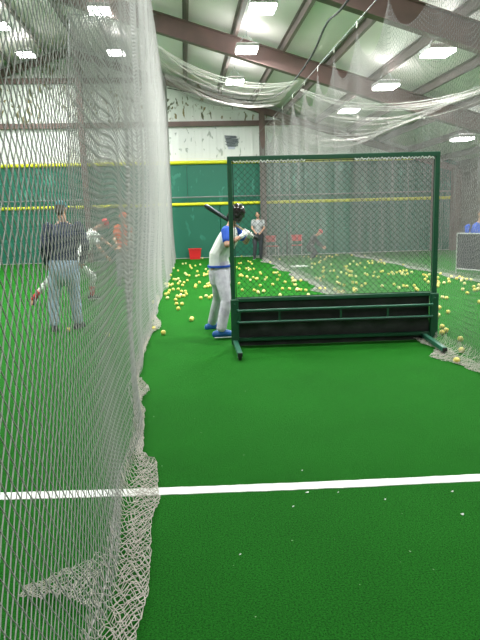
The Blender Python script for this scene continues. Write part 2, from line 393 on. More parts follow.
# ------------------------------------------------------------------ netting
def segs_to_mesh(name, P, Q, r, mt, parent=None, knots=None, kr=.004):
    """many straight cords (three-sided) from arrays of end points"""
    P = np.asarray(P, float); Q = np.asarray(Q, float); D = Q-P; L = np.linalg.norm(D, axis=1); ok = L > 1e-6; P, Q, D = P[ok], Q[ok], D[ok]/L[ok][:, None]
    ref = np.where(np.abs(D[:, 2:3]) < .9, np.array([[0, 0, 1.]]), np.array([[1., 0, 0]]))
    A = np.cross(D, ref); A /= np.linalg.norm(A, axis=1)[:, None]; B = np.cross(D, A)
    n = len(P); V = np.empty((n, 6, 3))
    for k in range(3):
        q = 2*PI*k/3; o = (A*math.cos(q)+B*math.sin(q))*r; V[:, k] = P+o; V[:, 3+k] = Q+o
    V = V.reshape(-1, 3); base = np.arange(n)[:, None, None]*6
    F = (base + np.array([[[0, 1, 4, 3], [1, 2, 5, 4], [2, 0, 3, 5]]])).reshape(-1, 4)
    nv = len(V); tri = None
    if knots is not None and len(knots):
        K = np.asarray(knots); m_ = len(K); o = np.array([[1, 0, 0], [-1, 0, 0], [0, 1, 0], [0, -1, 0], [0, 0, 1.3], [0, 0, -1.3]])*kr
        KV = (K[:, None, :]+o[None]).reshape(-1, 3)
        tri = (np.arange(m_)[:, None, None]*6 + np.array([[[0, 2, 4], [2, 1, 4], [1, 3, 4], [3, 0, 4], [2, 0, 5], [1, 2, 5], [3, 1, 5], [0, 3, 5]]])).reshape(-1, 3)+nv
        V = np.vstack([V, KV])
    me = bpy.data.meshes.new(name)
    me.vertices.add(len(V)); me.vertices.foreach_set('co', V.ravel())
    lt = np.full(len(F), 4); li = F.ravel()
    if tri is not None: li = np.concatenate([li, tri.ravel()]); lt = np.concatenate([lt, np.full(len(tri), 3)])
    me.loops.add(len(li)); me.loops.foreach_set('vertex_index', li.astype(np.int32))
    me.polygons.add(len(lt)); ls = np.concatenate([[0], np.cumsum(lt)[:-1]])
    me.polygons.foreach_set('loop_start', ls.astype(np.int32)); me.polygons.foreach_set('loop_total', lt.astype(np.int32))
    me.polygons.foreach_set('use_smooth', np.ones(len(lt), bool))
    me.update(calc_edges=True); me.materials.append(mt)
    o = bpy.data.objects.new(name, me); COL.objects.link(o)
    if parent: o.parent = parent
    return o

def diamond(nu, nv, fn, keep=None):
    """nodes of a knotted net: (i,j) with i+j even; fn(i array, j array) -> xyz"""
    I, J = np.meshgrid(np.arange(nu+1), np.arange(nv+1), indexing='ij')
    X = fn(I.astype(float), J.astype(float))            # (nu+1, nv+1, 3)
    ev = (I+J) % 2 == 0
    P, Q = [], []
    a = ev[:-1, :-1]; P.append(X[:-1, :-1][a]); Q.append(X[1:, 1:][a])
    a = ev[:-1, 1:]; P.append(X[:-1, 1:][a]); Q.append(X[1:, :-1][a])
    P, Q = np.vstack(P), np.vstack(Q)
    return P, Q, X[ev]

def wob(a, b, seed, n=5, lo=.6, hi=2.5):
    r = np.random.default_rng(seed); out = 0
    for _ in range(n):
        fa, fb = r.uniform(lo, hi), r.uniform(-hi, hi)*.35; out = out+np.sin(a*fa*2*PI+b*fb*2*PI+r.uniform(0, 6.3))
    return out/n

CW, CH = .057, .078
def smooth(x, a, b):
    t = np.clip((x-a)/(b-a), 0, 1); return t*t*(3-2*t)

# --- long net left of the lane
YA0, YA1 = .35, 24.7
def ax(y): return -.455 - .15*smooth(y, 4.3, 6.3)*(1-.6*smooth(y, 12.5, 15))*(1-smooth(y, 17, 23))
def atop(y): return 5.9 + .8*smooth(y, 17, 25)
nu = int((YA1-YA0)/(CW/2)); nv = 160
def fnA(i, j):
    y = YA0+i*CW/2; v = j/nv; top = atop(y); amp = .12+.88*smooth(y, 2.8, 5.6)
    mid = np.sin(PI*np.clip(v, 0, 1))**.5
    x = ax(y) + (-.455-ax(y))*smooth(v, .03, .4) - .006 + amp*(.016*wob(y, v*1.2, 1, 5, .35, 1.0)+.006*wob(y, v, 2, 4, 1.2, 2.2))*(.4+.6*mid)
    x = x + .05*(1-v)**8*(1+.6*np.sin(y*3.1)) + (.0008+.0028*smooth(y, 1.8, 3.6))*np.where(j % 2 < 1, 1, -1)
    z = .02+(top-.02)*v + amp*.085*wob(y, v*1.3, 3, 5, .3, 1.0)*mid - .10*mid*(1+np.cos(y*1.1))*amp*.4
    yy = y + .05*amp*wob(y, v*3, 4, 3, .3, .8)*mid
    return np.stack([x, yy, z], -1)
P, Q, K = diamond(nu, nv, fnA)
netA = empty('batting_cage_net', (-.45, 2.0, 0)); tag(netA, 'long grey knotted net on the left, running from beside the camera to the end wall', 'net')
def local(arr, root): return arr - np.array(root.location)
o = segs_to_mesh('netting', local(P, netA), local(Q, netA), .0021, M_NET, netA, local(K[K[:, 1] < 6.5], netA), .0042)

def gather(name, root, y0, y1, base, width, side, mt, seed, back=0.06, dens=1.0, hgt=.05, r=.0017):
    """slack net lying crumpled on the turf, from base(y) out to width(y) on one side, folded over"""
    L = y1-y0; nu = int(L/(CW/2)*1.35*dens); nv = int(24*dens)
    def fn(i, j):
        u = i/nu; v = j/nv; y = y0+L*u
        fold = np.where(v < .62, v/.62, 1-(v-.62)/.38*.75)              # out to the edge, then doubled back
        wd = width(y); h = .012+.028*(v > .62)*(1-fold)
        x = base(y) - side*back*(1-v)*.3 + side*wd*(fold**.9) + .018*wob(y*1.6, v*4, seed, 5, .8, 3)
        yy = y + .045*wob(y*1.3, v*5, seed+1, 5, .6, 2.6) + .02*wob(y*3, v*9, seed+2, 4, 1, 3)
        z = .004+h + hgt*np.abs(wob(y*2, v*5, seed+3, 5, .7, 2.6))*(1-.6*v) + .10*np.exp(-v*16)
        return np.stack([x, yy, z], -1)
    P, Q, K = diamond(nu, nv, fn)
    jit = lambda A: A + .003*np.sin(A[:, [1, 2, 0]]*157+seed)*np.array([1, 1, .3])
    return segs_to_mesh(name, local(jit(P), root), local(jit(Q), root), r, mt, root)
def lobes(pts):
    ys = np.array([p[0] for p in pts]); ws = np.array([p[1] for p in pts])
    return lambda y: np.interp(y, ys, ws)
EDGE_A = [(1.3, 0.22), (2.17, 0.171), (2.44, 0.217), (3.08, 0.189), (3.38, 0.228), (3.89, 0.178), (4.1, 0.071), (4.86, 0.049), (5.29, -0.047), (5.69, 0.011), (6.36, -0.101), (7.33, -0.141), (8.4, -0.083), (9.25, 0.029), (10.36, -0.128), (12.46, -0.158), (14.2, -0.039), (19.8, 0.009)]
o = gather('crumpled_skirt', netA, 1.35, 4.4, lambda y: ax(y)+.03, lobes(EDGE_A), 1, M_SPILL, 11, dens=.85, r=.0021)
o = gather('crumpled_skirt', netA, 4.4, 12.5, lambda y: ax(y)+.02, lobes([(4.4, .06), (5.0, .08), (5.3, .05), (5.7, .16), (6.1, .05), (7.3, .03), (8.6, .05), (9.1, .18), (9.5, .16), (10.2, .03), (12.5, .03)]), 1, M_SPILL, 17, dens=.8, hgt=.11, r=.002)
# tongue of slack net pushed out to the far side
mb_pts = []
nu, nv = 40, 16
ta, tb = Vector((-0.456, 2.566, 0)), Vector((-0.792, 2.515, 0))
def fnT(i, j):
    u = i/nu; v = j/nv-.5; wd = .34*(1-u)**1.2+.07
    x = ta.x+(tb.x-ta.x)*u; y = ta.y+(tb.y-ta.y)*u + v*wd + .02*wob(u*2, v*2, 31)
    x = x + .02*wob(u*3, v*3, 32); z = .012+.05*np.abs(wob(u*2.4, v*3, 33))*(1-.5*u)+.02
    return np.stack([x, y, z], -1)
P, Q, K = diamond(nu, nv, fnT)
segs_to_mesh('slack_tongue', local(P, netA), local(Q, netA), .002, M_SPILL, netA)
ys = np.linspace(YA0, YA1, 50)
mb = MB(); mb.tube([(float(ax(y)), float(y), float(atop(y))+.01) for y in ys], .006, 6)
mb.build('top_cable', M_ROPE, netA, org=netA.location)
mb = MB(); mb.sweep([(float(ax(y))+.03*math.sin(y*3), float(y), .03+.012*math.sin(y*7)) for y in np.linspace(1.2, YA1, 160)], [.004]*160, 5)
mb.build('hem_rope', M_NETD, netA, org=netA.location)

# --- net right of the lane, hung from clips
YB0, YB1 = 5.4, 24.7
CLIPS = [7.6, 9.2, 10.85, 12.45, 13.95, 15.45, 17.1, 18.8, 20.6, 22.5]
def btop(y):
    c = np.array([5.0, 6.0]+CLIPS+[24.4]); z = np.zeros_like(y); k = np.clip(np.searchsorted(c, y)-1, 0, len(c)-2)
    t = np.clip((y-c[k])/(c[k+1]-c[k]), 0, 1); return 4.80-.62*(4*t*(1-t))**.8
nu = int((YB1-YB0)/(CW/2)*1.06); nv = 126
def fnB(i, j):
    y = YB0+(YB1-YB0)*i/nu; v = j/nv; top = btop(y); mid = np.sin(PI*v)**.5
    x = 3.12 + .17*np.exp(-((y-7.3)/1.0)**2)*(v < 2) + (.014*wob(y, v*2, 5, 5, .3, 1.0)+.004*wob(y, v*3, 6, 4, 1, 2.5))*(.25+.75*mid) - .03*(1-v)**6 + .004*np.where(j % 2 < 1, 1, -1)
    z = .02+(top-.02)*v + .05*wob(y, v*4, 7, 4, .25, .9)*mid
    yy = y + .05*wob(y, v*3, 8, 3, .4, 1.1)*mid
    return np.stack([x, yy, z], -1)
P, Q, K = diamond(nu, nv, fnB)
netB = empty('batting_cage_net', (3.12, 7.0, 0)); tag(netB, 'grey net hung from clips, passing behind the right end of the green screen', 'net')
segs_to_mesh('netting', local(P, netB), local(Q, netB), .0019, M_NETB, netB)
gather('crumpled_skirt', netB, 5.4, 9.0, lambda y: 3.16+0*y, lambda y: .30+.10*np.sin(y*4.2)+.05*np.sin(y*9), -1, M_SPILL, 41)
gather('crumpled_skirt', netB, 9.0, 24.4, lambda y: 3.2+0*y, lambda y: .34+.12*np.sin(y*2.1)+.06*np.sin(y*5), -1, M_NETD, 47, dens=.7, hgt=.07)

def copyable_clip():
    mb = MB(); pts = []
    for k in range(17):
        q = 2*PI*k/16; pts.append((0, .02*math.cos(q), .055*math.sin(q)))
    mb.tube(pts, .006, 6); return mb
ROPEB = [(6, 5.6), (11.35, 5.43), (12.96, 5.53), (14.55, 5.27), (17.37, 5.23), (20.5, 5.5), (24.4, 6.1)]
def cable_z(y): return 4.93
mb = MB(); mb.tube([(3.12, Y0+.05, 4.93), (3.12, 15, 4.91), (3.12, YB-.6, 4.93)], .006, 6)
tag(mb.build('steel_cable', M_PIPE), 'thin taut steel cable the clips of the right net ride on', 'cable')
clip0 = None
for k, y in enumerate(CLIPS):
    if clip0 is None: clip0 = copyable_clip().build('carabiner', M_WROPE); o = clip0
    else: o = clip0.copy(); COL.objects.link(o)
    o.location = (3.12, y, 4.87)
    tag(o, 'pale snap clip on the cable of the right net, %s' % (['nearest the camera']+[w_+' from the camera' for w_ in 'second third fourth fifth sixth seventh eighth ninth'.split()]+['nearest the end wall'])[k], 'clip', 'snap clips along the right net')
def rope(name, pts, r, mt, label, cat='rope', n=6, sub=6):
    P = [Vector(p) for p in pts]; out = []
    for i in range(len(P)-1):
        p0, p1, p2, p3 = P[max(i-1, 0)], P[i], P[i+1], P[min(i+2, len(P)-1)]
        for k in range(sub):
            t = k/sub; out.append(.5*((2*p1)+(p2-p0)*t+(2*p0-5*p1+4*p2-p3)*t*t+(3*p1-p0-3*p2+p3)*t**3))
    out.append(P[-1]); mb = MB(); mb.tube(out, r, n); return tag(mb.build(name, mt), label, cat)
rope('black_rope', [(3.1, y, z) for y, z in [(3.5, 5.75)]+ROPEB], .022, M_ROPE, 'slack black rope winding along under the roof above the right net')
rope('end_cable', [(float(ax(24.6))+.03, 24.6, 6.66), (1.2, 24.6, 6.35), (3.1, 24.45, 6.1)], .02, M_ROPE, 'black cable across the top of the lane at the end wall', 'cable')

# --- roof net over the far part of the lane, sagging
def topnet(name, x0, x1, y0, y1, z0, z1, sag, seed, label, mt=M_NETD, cw=.075, skew=0):
    nu = int(abs(x1-x0)/(cw/2)*1.15); nv = int((y1-y0)/(cw/2))
    def fn(i, j):
        u = i/nu; y = y0+(y1-y0)*j/nv
        za = z0(y); zb = z1(y); z = za+(zb-za)*u-sag*(4*u*(1-u))*(1+.25*wob(y*.5, u, seed)) + .05*wob(y, u*3, seed+1)
        return np.stack([x0+(x1-x0)*u, y+.05*wob(y*.6, u*3, seed+2), z], -1)
    def fn2(i, j):
        X = fn(i, j); X[..., 1] += skew*(i/nu)*(1-j/nv); return X
    P, Q, K = diamond(nu, nv, fn2)
    t = empty(name, (x0, y0, 0)); tag(t, label, 'net')
    segs_to_mesh('netting', local(P, t), local(Q, t), .0017, mt, t)
    mb = MB()
    for q, dz in enumerate((0, -.07, .05, -.12)):
        pts = []
        for k in range(25):
            u = k/24; za, zb = float(z0(y0)), float(z1(y0)); pts.append((x0+(x1-x0)*u, y0+skew*u+.05*q+.04*math.sin(u*9+q), za+(zb-za)*u-sag*(4*u*(1-u))*(1+.12*q)+dz*4*u*(1-u)))
        mb.sweep(pts, [(.013-.002*q)*(1 if skew == 0 else .6)]*25, 6)
    mb.build('bunched_hem', M_WROPE, t, org=t.location)
    return t
topnet('roof_net', -.45, 3.1, 16.2, 24.6, lambda y: 5.95+.8*smooth(y, 17, 24.6), lambda y: 5.1+.8*smooth(y, 19, 24.6), .38, 61, 'sagging white roof net slung across the far end of the lane')
topnet('roof_net', 3.15, 6.8, 16.0, 23.0, lambda y: 4.85+0*y, lambda y: 4.35+0*y, .6, 71, 'sagging net roof of the next lane, right of the clip line, with a pale hem', skew=-5.4)

# --- third net, right of the next lane
YC0, YC1 = 10.5, 24.7; nu = int((YC1-YC0)/(CW/2)); nv = 104
def fnC(i, j):
    y = YC0+i*CW/2; v = j/nv; mid = np.sin(PI*v)**.5; top = 4.42-.22*np.abs(np.sin(y*PI/2.4))
    return np.stack([6.85+.06*wob(y, v*2, 81, 5, .3, 1.2)*(.3+.7*mid), y+.05*wob(y, v*3, 82)*mid, .02+(top-.02)*v+.05*wob(y, v*4, 83)*mid], -1)
P, Q, K = diamond(nu, nv, fnC)
netC = empty('batting_cage_net', (6.85, 12, 0)); tag(netC, 'farther grey net beyond the next lane, in front of the blue shirted person', 'net')
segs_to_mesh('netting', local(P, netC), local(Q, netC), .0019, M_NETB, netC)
gather('crumpled_skirt', netC, 11, 24.4, lambda y: 6.9+0*y, lambda y: .3+.1*np.sin(y*2.3), -1, M_NETD, 87, dens=.7, hgt=.07)
mb = MB(); mb.tube([(6.85, YC0-3, 4.46), (6.85, YB-.2, 4.46)], .006, 6); mb.build('top_cable', M_PIPE, netC, org=netC.location)
# --- net hanging across the left lane
nu = int(3.9/(CW/2)); nv = 188
def fnD(i, j):
    u = i/nu; v = j/nv; mid = np.sin(PI*v)**.5
    x = -.5-(2.60-.35*np.clip(v*1.6-.8,0,1))*(1-(1-u)**1.6)+.10*wob(u*3, v, 91)*mid; y = 17.3+.16*wob(u*4, v*2, 92, 5, .5, 2)*(.3+mid)
    return np.stack([x, y, 0.03+7.0*v+.05*wob(u*3, v*4, 93)*mid], -1)
P, Q, K = diamond(nu, nv, fnD)
netD = empty('batting_cage_net', (-2, 17.3, 0)); tag(netD, 'grey net hung across the left lane behind the people, its free edge upright', 'net')
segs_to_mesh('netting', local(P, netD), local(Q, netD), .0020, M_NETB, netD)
mb = MB(); mb.tube([(-3.1, 17.3, .03), (-3.1, 17.32, 3.2), (-2.78, 17.3, 7.05)], .012, 6); mb.tube([(-2.78, 17.3, 7.05), (-2, 17.3, 7.0), (-.5, 17.3, 7.05)], .012, 6); mb.build('edge_rope', M_PIPE, netD, org=netD.location)

# ------------------------------------------------------------------ the green screen
SL, SR = Vector((.555, 7.56, 0)), Vector((3.195, 7.42, 0))
ang = math.atan2(SR.y-SL.y, SR.x-SL.x); SW = (SR-SL).length
scr = empty('hitting_screen', ((SL+SR)/2)[:], ang)
tag(scr, 'freestanding dark green steel hitting screen with chain link above a black trough panel', 'screen')
hw = SW/2; HT = 2.381; 
HR = .61         # the rail under the chain link
tb = .056
for s in (-1, 1):
    mb = MB(); mb.box((s*(hw-tb/2), 0, (HT+.03)/2), (tb, tb, HT-.03), bev=.006); mb.build('post', M_GREEN, scr)
    mb = MB(); mb.box((s*(hw-.04), -.045, .33), (.10, .06, .58), bev=.006); mb.ball((s*(hw-.04), -.075, .56), .012); mb.build('side_plate', M_GREEN, scr)
MB().box((0, 0, HT-tb/2), (SW, tb*1.04, tb), bev=.006).build('top_rail', M_GREEN, scr)
MB().box((0, -.01, HR), (SW-.12, .05, .05), bev=.006).build('middle_rail', M_GREEN, scr)
MB().box((0, -.03, .10), (SW-.12, .05, .045), bev=.006).build('bottom_rail', M_GREEN, scr)
mb = MB(); nx = 40; nz = 8; vs_ = []
for i in range(nx+1):
    for j in range(nz+1):
        x = -hw+.08+(SW-.16)*i/nx; z = .004+(HR-.03-.004)*j/nz
        vs_.append((x, .02+.012*math.sin(i*.9)*math.sin(j*.8)+.006*math.sin(i*2.3), z))
n0 = len(vs_); fs = []
for i in range(nx):
    for j in range(nz):
        a = i*(nz+1)+j; fs += [(a, a+nz+1, a+nz+2, a+1), (n0+a, n0+a+1, n0+a+nz+2, n0+a+nz+1)]
per = [i*(nz+1) for i in range(nx+1)]; per2 = [i*(nz+1)+nz for i in range(nx+1)]
for L_ in (per, per2):
    for q in range(nx): fs.append((L_[q], L_[q+1], L_[q+1]+n0, L_[q]+n0))
mb.add(vs_+[(x, y+.012, z) for x, y, z in vs_], fs); mb.build('black_panel', M_BLACK, scr)
ty = -.13
for z, nm in ((.485, 'upper_tray_bar'), (.335, 'lower_tray_bar')):
    mb = MB(); mb.tube([(-hw+.07, -.06, z), (-hw+.09, ty, z), (hw-.09, ty, z), (hw-.07, -.06, z)], .017, 10); mb.build(nm, M_GREENL, scr)
for x in (-hw+.1, -.72, .06, .66, hw-.1):
    MB().box((x, ty, .41), (.022, .016, .14)).build('tray_strut', M_GREEN, scr)
mb = MB(); mb.box((0, (ty-.0)/2-.02, .33), (SW-.2, .14, .008)); mb.build('tray_floor', M_BLACK, scr)
# skids with small wheels
for s in (-1, 1):
    ex, ey = ((-hw+.07, -.80), (hw-.21, -.90))[s > 0]; x = (-hw+.03, hw-.15)[s > 0]
    a_, b_ = Vector((x, .12, .075)), Vector((ex, ey, .075)); L_ = (b_-a_).length; rz = Matrix.Rotation(math.atan2(b_.y-a_.y, b_.x-a_.x)+PI/2, 3, 'Z')
    def q_(lx, ly, z): return tuple(b_ + rz @ Vector((lx, ly, z-.075)))
    mb = MB(); mb.box((a_+b_)/2, (.058, L_, .05), rz, bev=.005); sk = mb.build('skid', M_GREENL, scr)
    mb = MB(); mb.box(q_(0, -.004, .075), (.05, .008, .042), rz); mb.build('end_cap', M_RUB, sk)
    mb = MB(); mb.tube([q_(-.018, .06, .036), q_(.018, .06, .036)], .036, 16); mb.build('caster_wheel', M_RUB, sk)
    mb = MB(); mb.box(q_(-.024, .07, .06), (.005, .04, .05), rz); mb.box(q_(.024, .07, .06), (.005, .04, .05), rz); mb.tube([q_(-.03, .06, .036), q_(.03, .06, .036)], .007, 6); mb.build('caster_bracket', M_PIPE, sk)
    mb = MB(); mb.tube([(x-.02, .09, .03), (x+.02, .09, .03)], .03, 14); mb.build('caster_wheel', M_RUB, sk)
# chain link: zigzag wires woven in a plane
cell = .075; P, Q = [], []
x0, x1, z0, z1 = -hw+tb, hw-tb, HR+.02, HT-tb
for sg in (-1, 1):
    c = x0-(z1-z0)*2
    while c < x1+(z1-z0):
        # line x = c + sg*(z-z0)  (for sg=-1 starts right)
        pts = []
        for kk in range(0, 200):
            z = z0+kk*cell/2; 
            if z > z1+.001: break
            x = c+sg*(z-z0) if sg > 0 else c+(z1-z0)-(z-z0)
            pts.append((x, .006*(1 if (kk % 2) else -1)*sg, z))
        for p, q in zip(pts, pts[1:]):
            if x0 <= p[0] <= x1 and x0 <= q[0] <= x1: P.append(p); Q.append(q)
        c += cell
segs_to_mesh('chain_link_mesh', P, Q, .0026, M_WIRE, scr)
mb = MB()
for xx in (x0+.012, x1-.012): mb.tube([(xx, 0, z0), (xx, 0, z1)], .005, 6)
for zz in (z0+.008, z1-.012): mb.tube([(x0, 0, zz), (x1, 0, zz)], .005, 6)
mb.build('tension_wire', M_WIRE, scr)
for xa, xb in ((x0+.02, x0+(x1-x0)*.36), (x0+(x1-x0)*.60, x1-.02)):
    pts = []; x = xa; kk = 0
    while x < xb:
        pts.append((x, -.034 if kk % 3 else -.02, z1+(.004, -.022, -.004, -.026)[kk % 4])); x += .021; kk += 1
    mb = MB(); mb.sweep(pts, [.0075]*len(pts), 5); mb.build('white_lacing', M_LACE, scr)

# ------------------------------------------------------------------ people
def V(*a): return Vector(a if len(a) > 1 else a[0])
def hand_relaxed(mb, wr, d, pn, s=1.0):
    d = V(d).normalized(); pn = V(pn); pn = (pn-d*pn.dot(d)).normalized(); sd = d.cross(pn)
    mb.sweep([wr, V(wr)+d*.045*s, V(wr)+d*.085*s], [(.027*s, .016*s), (.04*s, .016*s), (.038*s, .014*s)], 8, side=sd)
    for k, L in enumerate((.068, .077, .072, .056)):
        b = V(wr)+d*.085*s+sd*(.03-.02*k)*s; p1 = b+d*L*.5*s+pn*.006*s; p2 = p1+d*L*.3*s+pn*.018*s; p3 = p2+d*L*.12*s+pn*.016*s
        mb.sweep([b, p1, p2, p3], [.0095*s, .009*s, .008*s, .007*s], 6)
    b = V(wr)+d*.03*s+sd*.03*s; p1 = b+sd*.028*s+d*.025*s+pn*.01*s; mb.sweep([b, p1, p1+d*.028*s+pn*.008*s], [.012*s, .0105*s, .009*s], 6)
def hand_grip(mb, c, ax_, wr, rb, s=1.0):
    """fingers and thumb closed round a bar through c with axis ax_"""
    c, ax_, wr = V(c), V(ax_).normalized(), V(wr)
    u = wr-c; u = (u-ax_*u.dot(ax_)).normalized(); v = ax_.cross(u)
    mb.sweep([wr, c+u*(rb+.05), c+u*(rb+.017)], [.028*s, (.036*s, .02*s), (.042*s, .017*s)], 8, side=ax_)
    for k, L in enumerate((255, 270, 262, 235)):
        off = ax_*(.03-.0205*k)*s; pts = []
        for q in range(0, 6):
            a = math.radians(12+L*q/5*.8); R_ = rb+.0105
            pts.append(c+off+u*math.cos(a)*R_+v*math.sin(a)*R_)
        mb.sweep(pts, [.0105*s, .0105*s, .010*s, .0095*s, .009*s, .0085*s], 6)
    pts = []
    for q in range(4):
        a = math.radians(-10-120*q/3); pts.append(c+ax_*(.034-.006*q)*s+u*math.cos(a)*(rb+.013)+v*math.sin(a)*(rb+.013))
    mb.sweep(pts, [.013*s, .012*s, .011*s, .0095*s], 6)

def person(name, label, J, W, vox=.011, grip=None):
    """J joints, W wardrobe; one continuous body with clothing, hair and shoes as children"""
    root = empty(name, ((J['anL'][0]+J['anR'][0])/2, (J['anL'][1]+J['anR'][1])/2, 0)); O = root.location
    tag(root, label, 'person')
    s = W.get('s', 1.0); hips = (V(J['hipL'])+V(J['hipR']))/2; sh = (V(J['shL'])+V(J['shR']))/2
    lat = (V(J['shR'])-V(J['shL'])).normalized(); hlat = (V(J['hipR'])-V(J['hipL'])).normalized()
    neck = V(J['neck']); head = V(J['head']); f = V(J['face']).normalized(); up = (head-neck).normalized(); f = (f-up*f.dot(up)).normalized(); sd = f.cross(up)
    rot = Matrix((sd, f, up)).transposed()
    chest = sh*.8+hips*.2; waist = sh*.38+hips*.62
    if 'spine' in J: waist = V(J['spine'])
    B = MB()
    g = W.get('girth', 1.0)
    B.sweep([hips-V(0, 0, .03)*s, hips*.75+waist*.25, waist, chest*.6+waist*.4, chest, sh+V(0, 0, .01)], [(.155*s*g, .115*s*g), (.16*s*g, .115*s*g), (.145*s*g, .105*s*g), (.16*s*g, .11*s*g), (.17*s*g, .112*s*g), (.12*s, .075*s)], 14, side=lat)
    B.sweep([sh, neck, head-up*.03*s], [.062*s, .054*s, .052*s], 10)
    B.ball(head+up*.02*s, (.076*s, .094*s, .105*s), 14, 10, rot)
    B.ball(head-up*.045*s+f*.02*s, (.058*s, .07*s, .07*s), 12, 8, rot)
    B.sweep([head+f*.085*s+up*.015*s, head+f*.108*s-up*.02*s], [.009*s, .015*s], 6)
    for q in (-1, 1): B.ball(head+sd*q*.077*s-up*.005*s, (.012*s, .024*s, .034*s), 8, 6, rot)
    for a in 'LR':
        S, E, Wr = V(J['sh'+a]), V(J['el'+a]), V(J['wr'+a])
        B.sweep([S, (S+E)/2, E], [.056*s, .048*s, .040*s], 10); B.sweep([E, E*.65+Wr*.35, Wr], [.041*s, .040*s, .027*s], 10)
        if not (grip and a in grip):
            d = (Wr-E).normalized(); hand_relaxed(B, Wr, J.get('hd'+a, d), J.get('hp'+a, V(0, 1, 0)), s)
        H, Kn, An = V(J['hip'+a]), V(J['kn'+a]), V(J['an'+a])
        B.sweep([H, (H+Kn)/2, Kn], [.088*s, .076*s, .056*s], 12); B.sweep([Kn, Kn*.68+An*.32, An], [.056*s, .058*s, .036*s], 12)
        tdir = V(J['toe'+a]).normalized(); B.sweep([An-tdir*.03+V(0, 0, -.03)*s, An+tdir*.12*s-V(0, 0, .055)*s], [.038*s, .03*s], 8)
    B.build('body', W.get('skin', M_SKIN), root, org=O, remesh=vox, sm=4)
    e_ = MB()
    for q in (-1, 1):
        MB().ball(head+f*.087*s+sd*q*.03*s+up*.018*s, .009*s, 8, 6).build('eye', M_EYE, root, org=O)
    MB().sweep([head+f*.086*s-up*.055*s-sd*.02*s, head+f*.094*s-up*.056*s, head+f*.086*s-up*.055*s+sd*.02*s], [.004*s, .006*s, .004*s], 6).build('mouth', M_LIP, root, org=O)
    # hair
    HB = MB(); HB.ball(head+up*.035*s-f*.012*s, (.082*s, .092*s, .09*s), 14, 10, rot); HB.ball(head-f*.045*s-up*.02*s, (.066*s, .05*s, .07*s), 12, 8, rot)
    HB.build('hair', W.get('hair', M_HAIR), root, org=O)
    # trousers
    T = MB(); e = 1.0+W.get('baggy', .12)
    T.sweep([hips-V(0, 0, .09)*s, hips, hips*.62+waist*.38], [(.165*s*g, .14*s*g), (.180*s*g, .145*s*g), (.172*s*g, .132*s*g)], 14, side=hlat)
    for a in 'LR':
        H, Kn, An = V(J['hip'+a]), V(J['kn'+a]), V(J['an'+a]); end = W.get('cuff', .03); An2 = An+(Kn-An).normalized()*end
        T.sweep([H+V(0, 0, .02), (H*.6+Kn*.4), Kn], [.094*s*e, .09*s*e, .070*s*e], 12); T.sweep([Kn, Kn*.6+An2*.4, An2], [.070*s*e, .070*s*e, .056*s*e*W.get('flare', 1)], 12)
    T.build('trousers', W['pants'], root, org=O, remesh=vox, sm=3)
    # shirt
    Sb = MB(); hem = hips*.6+waist*.4 if W.get('untuck') is None else hips-V(0, 0, W['untuck'])
    Sb.sweep([hem, waist, chest*.6+waist*.4, chest, sh+V(0, 0, .012), neck*.55+sh*.45], [(.172*s*g, .13*s*g), (.162*s*g, .122*s*g), (.176*s*g, .126*s*g), (.185*s*g, .126*s*g), (.14*s, .09*s), (.07*s, .066*s)], 14, side=lat, caps='flat')
    slvs = []
    for a in 'LR':
        S, E, Wr = V(J['sh'+a]), V(J['el'+a]), V(J['wr'+a]); tgt = MB() if W.get('sleeve') else Sb
        if W.get('sleeve'): slvs.append(tgt)
        if W.get('long'):
            tgt.sweep([S, (S+E)/2, E], [.072*s, .063*s, .056*s], 10, caps='round'); tgt.sweep([E, E*.5+Wr*.5, Wr-(Wr-E)*.06], [.056*s, .05*s, .042*s], 10)
        else:
            tgt.sweep([S*.9+sh*.1, S, S*.35+E*.65], [.074*s, .073*s, .060*s], 10, caps='round')
    Sb.build('shirt', W['shirt'], root, org=O, remesh=vox, sm=3)
    for slv in slvs: slv.build('sleeve', W['sleeve'], root, org=O, remesh=vox, sm=2)
    if W.get('belt'):
        mb = MB(); c = hips*.6+waist*.4; nax = (waist-hips).normalized(); mb.sweep([c-nax*.014, c+nax*.014], [(.194*s*g, .152*s*g)]*2, 18, side=hlat, caps='flat'); mb.build('belt', W['belt'], root, org=O)
    if W.get('socks'):
        for a in 'LR':
            Kn, An = V(J['kn'+a]), V(J['an'+a]); mb = MB(); mb.sweep([An, An+(Kn-An)*.42], [.044*s, .062*s], 10); mb.build('sock', W['socks'], root, org=O)
    for a in 'LR':
        sf = W.get('shoe_s', 1.0); s0 = s; s = s*sf; An = V(J['an'+a]); td = V(J['toe'+a]).normalized(); rgt = td.cross(V(0, 0, 1))
        if rgt.length < .2: rgt = V(1, 0, 0)
        rgt.normalize(); dn = td.cross(rgt).normalized()
        if dn.z > 0: dn = -dn
        sl = An+dn*.07*s; mb = MB()
        mb.sweep([An+dn*.0, An+dn*.035*s-td*.005], [(.044*s, .046*s), (.046*s, .055*s)], 10, side=rgt, caps='flat')
        mb.sweep([sl-td*.065*s-dn*.022*s, sl+td*.02*s-dn*.03*s, sl+td*.10*s-dn*.018*s, sl+td*.175*s-dn*.006*s], [(.040*s, .046*s), (.046*s, .055*s), (.05*s, .044*s), (.038*s, .028*s)], 12, side=rgt)
        sh_ = mb.build('shoe', W['shoe'], root, org=O, remesh=.007, sm=2)
        mb = MB(); mb.sweep([sl-td*.075*s+dn*.012, sl+td*.03*s+dn*.012, sl+td*.11*s+dn*.012, sl+td*.19*s+dn*.010], [(.038*s, .012), (.041*s, .012), (.05*s, .012), (.034*s, .011)], 12, side=rgt); mb.build('sole', W.get('sole', M_SOLE), sh_, org=O); s = s0
